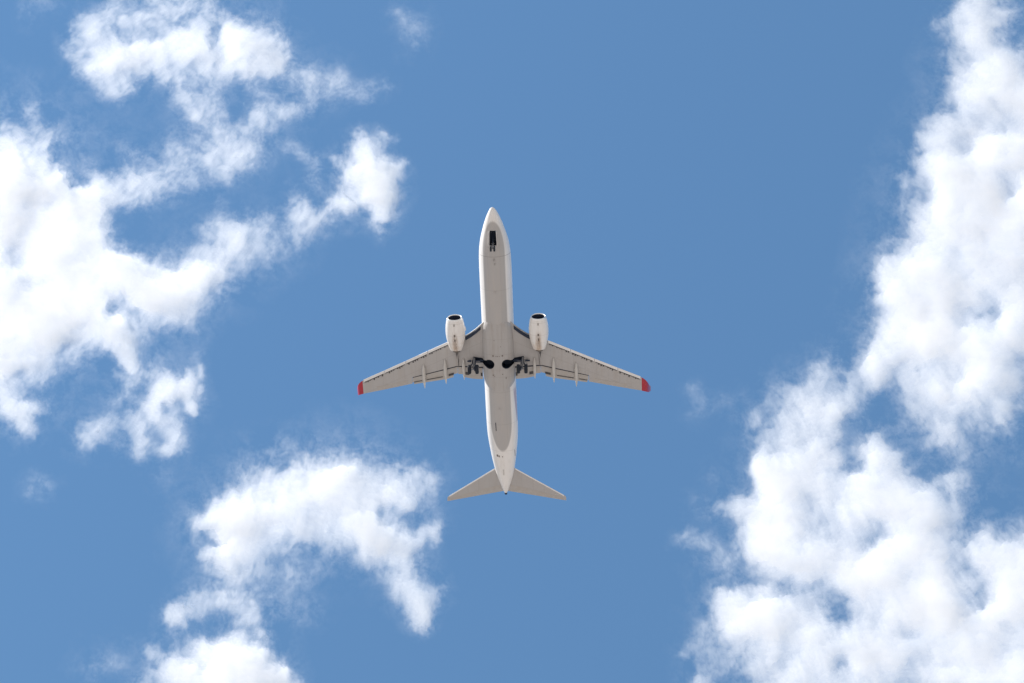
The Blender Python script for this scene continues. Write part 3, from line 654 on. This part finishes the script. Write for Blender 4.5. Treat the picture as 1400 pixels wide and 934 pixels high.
CLOUDS['right_bank'] = [
 (1.0,[(1345,18,26),(1350,50,36),(1350,82,42),(1350,122,44)]), (.6,[(1284,38,11),(1305,38,19),(1332,30,20)]),
 (.5,[(1325,8,16)]), (.5,[(1378,18,18)]), (.4,[(1390,10,9),(1381,40,9)]), (.55,[(1392,72,22),(1398,96,16)]), (-.6,[(1386,48,13)]),
 (1.0,[(1375,130,34),(1402,130,34)]), (.7,[(1330,142,28),(1350,152,34)]), (.3,[(1296,72,12)]),
 (.95,[(1278,196,20),(1290,182,22),(1300,202,30)]), (.85,[(1340,172,40),(1394,180,46)]), (1.0,[(1340,232,56),(1394,232,66)]),
 (.45,[(1252,214,14)]), (.6,[(1238,240,9),(1242,256,5)]), (.42,[(1266,210,13),(1262,240,14)]), (-.35,[(1312,200,12)]), (-.4,[(1376,250,14)]), (-.35,[(1340,165,16),(1380,160,14)]),
 (.9,[(1300,262,40),(1288,292,40)]), (.5,[(1255,290,18)]), (1.0,[(1330,312,66),(1404,322,76),(1300,352,56),(1258,362,36),(1280,392,54)]),
 (.95,[(1216,376,18),(1228,386,22)]), (.36,[(1216,345,18)]), (.16,[(1188,342,14)]),
 (1.0,[(1250,422,46),(1312,422,62),(1384,422,56)]), (1.0,[(1240,452,36),(1214,482,32),(1198,504,22)]), (-.35,[(1318,434,11)]), (-.5,[(1352,430,15)]),
 (1.0,[(1300,482,56),(1350,472,50),(1392,460,32)]), (1.0,[(1340,522,46),(1358,550,34),(1370,528,28)]), (.8,[(1240,522,36),(1272,550,42),(1292,574,32)]),
 (-.4,[(1296,505,14)]), (-.3,[(1244,512,20)]), (.65,[(1372,570,14)]), (.5,[(1300,602,26),(1322,622,22),(1312,648,18)]),
 (.85,[(1128,527,30),(1125,547,34),(1152,552,26)]), (.6,[(1092,560,34),(1060,590,28),(1034,580,16)]), (.85,[(1110,602,42),(1090,632,42)]),
 (.7,[(1180,530,24)]),
 (.8,[(1194,610,22),(1216,630,20),(1222,646,16)]), (-.85,[(1205,557,15)]), (-.5,[(1164,584,14),(1162,612,13),(1168,640,11)]), (-.45,[(1238,598,16),(1266,640,20)]), (.45,[(1225,585,30),(1265,620,30)]),
 (.92,[(1060,652,30),(1110,662,48),(1152,664,48),(1204,674,42)]), (1.0,[(1040,692,30),(1062,722,46)]), (.65,[(984,690,12),(1006,692,19)]),
 (.85,[(1048,640,22)]), (.95,[(1100,722,46),(1152,702,46),(1222,702,52),(1262,690,42)]), (.6,[(1290,656,13)]), (.45,[(1320,672,18)]),
 (1.0,[(1062,762,42),(1112,772,46),(1172,762,46),(1252,752,60),(1272,802,56)]), (-.55,[(1195,730,14)]), (-.3,[(1162,742,20)]),
 (-.4,[(1030,790,16)]), (-.35,[(1066,796,18)]), (-.35,[(1104,806,16)]), (-.6,[(1150,830,15)]), (-.35,[(1125,700,30)]),
 (1.0,[(998,826,24),(1010,852,30),(1042,842,28)]), (.55,[(960,862,13),(946,884,11),(935,896,7)]), (.55,[(970,902,24),(960,926,18)]), (.8,[(950,936,16)]),
 (1.0,[(1060,882,56),(1110,872,56),(1100,922,56),(1182,892,66),(1252,872,66),(1322,872,66),(1394,852,66),(1300,924,66),(1394,924,66),(1180,820,50)]),
 (-.5,[(1154,915,10)]), (-.3,[(1236,866,13)]), (-.25,[(1376,886,16)]), (-.3,[(1075,900,14)]), (-.35,[(1030,880,16)]),
 (1.0,[(1350,762,28),(1392,772,40),(1384,802,46)]), (.5,[(1342,740,16)]), (.7,[(1306,800,34)]), (-.5,[(1330,812,18),(1322,786,15)]),
 (.45,[(934,740,14),(960,752,20),(992,772,16)]), (.34,[(955,690,16)]), (.28,[(970,650,14)]),
]
CLOUDS['wisp_top'] = [(.38,[(548,20,7),(562,36,13),(565,52,11)])]
CLOUDS['wisp_corner'] = [(.34,[(48,4,12),(36,20,8)]), (.3,[(74,3,10)])]
CLOUDS['wisp_arc'] = [(.38,[(350,642,11),(356,628,11),(390,608,9)]), (.2,[(370,660,7)])]
CLOUDS['wisp_bar'] = [(.5,[(411,638,11),(434,640,11)])]
CLOUDS['wisp_low'] = [(.34,[(124,908,14),(126,922,9)]), (.34,[(154,902,12)]), (.25,[(168,870,6)])]
CLOUDS['wisp_left'] = [(.32,[(48,664,11),(58,666,10)])]
CLOUDS['wisp_speck'] = [(.28,[(222,662,10)])]
CLOUDS['wisp_right'] = [(.3,[(948,534,8),(956,549,14)])]
CLOUDS['wisp_faint'] = [(.28,[(1014,553,13)]), (.18,[(994,545,9)])]
CLOUDS['wisp_edge'] = [(.3,[(1392,622,14)])]
for _k in [q for q in CLOUDS if q.startswith('wisp')]:
    CLOUDS[_k] = [(a * 1.05, [(x, y, rr * 1.45) for x, y, rr in pts]) for a, pts in CLOUDS[_k]]

def lattice(seed):
    r = np.random.RandomState(seed)
    a = r.rand(256) * 2 * np.pi
    return r.permutation(256), np.cos(a), np.sin(a)
def gnoise(x, y, seed):
    p, gx, gy = lattice(seed)
    xi = np.floor(x).astype(int); yi = np.floor(y).astype(int); xf = x - xi; yf = y - yi
    u = xf**3 * (xf * (xf * 6 - 15) + 10); v = yf**3 * (yf * (yf * 6 - 15) + 10)
    def g(dx, dy):
        h = p[(p[(xi + dx) & 255] + yi + dy) & 255]
        return gx[h] * (xf - dx) + gy[h] * (yf - dy)
    a = g(0, 0); b = g(1, 0); c = g(0, 1); d = g(1, 1)
    return ((a + u * (b - a)) * (1 - v) + (c + u * (d - c)) * v) * 1.5
def fbm(x, y, size, octaves, gain, seed):
    s = 0; amp = 1; tot = 0
    for k in range(octaves):
        s = s + amp * gnoise(x / size + 17.3 * k, y / size - 9.1 * k, seed + k); tot += amp
        amp *= gain; size *= .5
    return s / tot
def cover(strokes, X, Y, wide=1.0):
    """how much of each map point the strokes cover, 0..1 and a little more"""
    acc = np.zeros_like(X); gap = np.ones_like(X)
    for amp, pts in strokes:
        best = np.zeros_like(X)
        segs = list(zip(pts[:-1], pts[1:])) if len(pts) > 1 else [(pts[0], pts[0])]
        k = 1.75 * wide if amp > 0 else 2.5
        for (x0, y0, r0), (x1, y1, r1) in segs:
            R = max(r0, r1) * k
            L = (x1 - x0)**2 + (y1 - y0)**2
            w = (X > min(x0, x1) - R) & (X < max(x0, x1) + R) & (Y > min(y0, y1) - R) & (Y < max(y0, y1) + R)
            if not w.any(): continue
            xx = X[w]; yy = Y[w]
            t = np.clip(((xx - x0) * (x1 - x0) + (yy - y0) * (y1 - y0)) / L, 0, 1) if L else np.zeros_like(xx)
            d = np.hypot(xx - x0 - t * (x1 - x0), yy - y0 - t * (y1 - y0)) / ((r0 + t * (r1 - r0)) * k)
            best[w] = np.maximum(best[w], np.clip(1 - d * d, 0, 1)**2)
        if amp > 0: acc += (amp * best)**2.5
        else: gap *= 1 + .85 * amp * best
    return np.minimum(acc**.4, 1.15) * gap
def depth_field(strokes, X, Y):
    """optical depth of a cloud over the map"""
    w1 = fbm(X, Y, 70, 7, .62, 11); w2 = fbm(X, Y, 70, 7, .62, 31)
    g1 = fbm(X, Y, 24, 4, .7, 151); g2 = fbm(X, Y, 24, 4, .7, 171)
    U = X + CURL * w1 + 8 * g1; V = Y + CURL * w2 + 8 * g2
    o = cover(strokes, U, V, 1.28)
    h = cover(strokes, U, V, 1.9)
    n = fbm(X + 16 * w1, Y + 16 * w2, 100, 8, .70, 51)          # billows
    m = fbm(X + 26 * w2, Y + 20 * w1, 42, 7, .78, 71)           # shreds
    c = np.clip(o, 0, 1); core = c * c * (3 - 2 * c)
    e = o + np.minimum(o * 1.5, 1) * (1 - .5 * core) * (.60 * n + .78 * m)
    e = np.clip((e - .05) / .95, 0, 1.35)
    veil = np.clip(h - .10, 0, 1) * np.clip(.25 + 1.2 * m + .6 * n, 0, 1)
    return DEPTH * (e**2.7 + VEIL * veil)
DEPTH = 1.25
VEIL = .16
CURL = 20

# ------------------------------------------------------------------ cloud meshes: one thin sheet of lumpy cloud, its body a real scattering volume
LAYER = 2000.0
VPM = DEPTH / 24.0                     # optical depth per metre of cloud
cm = bpy.data.materials.new('cloud_droplets'); cm.use_nodes = True; ct = cm.node_tree; ct.nodes.clear()
pv = ct.nodes.new('ShaderNodeVolumePrincipled'); pv.inputs['Color'].default_value = (.995, .995, .995, 1); pv.inputs['Density'].default_value = VPM; pv.inputs['Anisotropy'].default_value = .3
om = ct.nodes.new('ShaderNodeOutputMaterial'); ct.links.new(pv.outputs[0], om.inputs['Volume'])
EL = R(ELEV); FPX = 50 / 36 * 1400
def on_layer(px, py, z):
    """map coordinates -> metres on a level sheet at height z (the map is laid out as the sheet is seen from the ground)"""
    a = (px - 700) / FPX; b = (py - 467) / FPX
    dx = a; dy = b * math.sin(EL) + math.cos(EL); dz = -b * math.cos(EL) + math.sin(EL)
    k = (z - CAM.z) / dz
    return dx * k, dy * k
def build_cloud(key, label, group=None, step=1.7, base=LAYER):
    st = CLOUDS[key]
    xs_ = [p[0] + q * 3.4 * p[2] for _, pts in st if _ > 0 for p in pts for q in (-1, 1)]; ys_ = [p[1] + q * 3.4 * p[2] for _, pts in st if _ > 0 for p in pts for q in (-1, 1)]
    X, Y = np.meshgrid(np.arange(min(xs_) - 25, max(xs_) + 25, step), np.arange(min(ys_) - 25, max(ys_) + 25, step))
    T = depth_field(st, X, Y) / VPM
    T[0, :] = T[-1, :] = 0; T[:, 0] = T[:, -1] = 0
    on = T > .02; T = np.where(on, T, 0)
    wx, wy = on_layer(X, Y, base)
    mid = base + 22 * fbm(X, Y, 260, 3, .5, 201) + 6 * fbm(X, Y, 60, 3, .5, 221)
    ny, nx = X.shape
    cell = on[:-1, :-1] | on[1:, :-1] | on[:-1, 1:] | on[1:, 1:]
    used = np.zeros_like(on); used[:-1, :-1] |= cell; used[1:, :-1] |= cell; used[:-1, 1:] |= cell; used[1:, 1:] |= cell
    lo = np.full(X.shape, -1); k = used.sum(); lo[used] = np.arange(k)
    hi = lo.copy(); m = on.sum(); hi[on] = k + np.arange(m)
    co = np.concatenate([np.stack([wx[used], wy[used], (mid - .45 * T)[used]], 1), np.stack([wx[on], wy[on], (mid + .55 * T)[on]], 1)])
    jj, ii = np.nonzero(cell)
    q = lambda A, flip: np.stack([A[jj, ii], A[jj, ii + 1], A[jj + 1, ii + 1], A[jj + 1, ii]][::(-1 if flip else 1)], 1)
    F = np.concatenate([q(lo, True), q(hi, False)])
    me = bpy.data.meshes.new('cloud'); me.vertices.add(len(co)); me.vertices.foreach_set('co', co.astype(np.float32).ravel())
    me.loops.add(F.size); me.loops.foreach_set('vertex_index', F.astype(np.int32).ravel())
    me.polygons.add(len(F)); me.polygons.foreach_set('loop_start', np.arange(0, F.size, 4, dtype=np.int32))
    me.update(calc_edges=True)
    o = link('cloud', me, cm); tag(o, label, 'cloud', group, 'thing'); return o

build_cloud('left_bank', 'largest white cloud bank at the left edge, curling up to the top of the sky')
build_cloud('right_bank', 'tall white cloud bank running down the whole right edge')
CURL = 15
build_cloud('star', 'star shaped white cloud beside the large left bank, above the jet')
CURL = 20
build_cloud('centre', 'thick arching white cloud below the jet with a tail curving to its right')
build_cloud('low_left', 'ragged white cloud cut by the bottom edge, under the arching cloud')
build_cloud('broken_puffs', 'torn cluster of small white puffs hanging below the large left bank')
W = 'small loose wisps of cloud'
build_cloud('wisp_top', 'faint lone wisp high in the blue, above the star shaped cloud', W)
build_cloud('wisp_corner', 'faint wisps in the top left corner beside the big curling cloud', W)
build_cloud('wisp_arc', 'thin curved wisp over the left end of the arching cloud', W)
build_cloud('wisp_bar', 'short bright bar of cloud just above the arching cloud', W)
build_cloud('wisp_low', 'thin ragged wisp left of the cloud at the bottom edge', W)
build_cloud('wisp_left', 'small faint wisp alone in the blue near the left edge, below the large bank', W)
build_cloud('wisp_speck', 'tiny speck of cloud under the torn cluster of puffs', W)
build_cloud('wisp_right', 'thin upright wisp in the blue right of the jet wing, left of the right bank', W)
build_cloud('wisp_faint', 'faint smudge of cloud touching the upper left of the right bank', W)
build_cloud('wisp_edge', 'faint wisp at the right edge in the blue gap of the right bank', W)
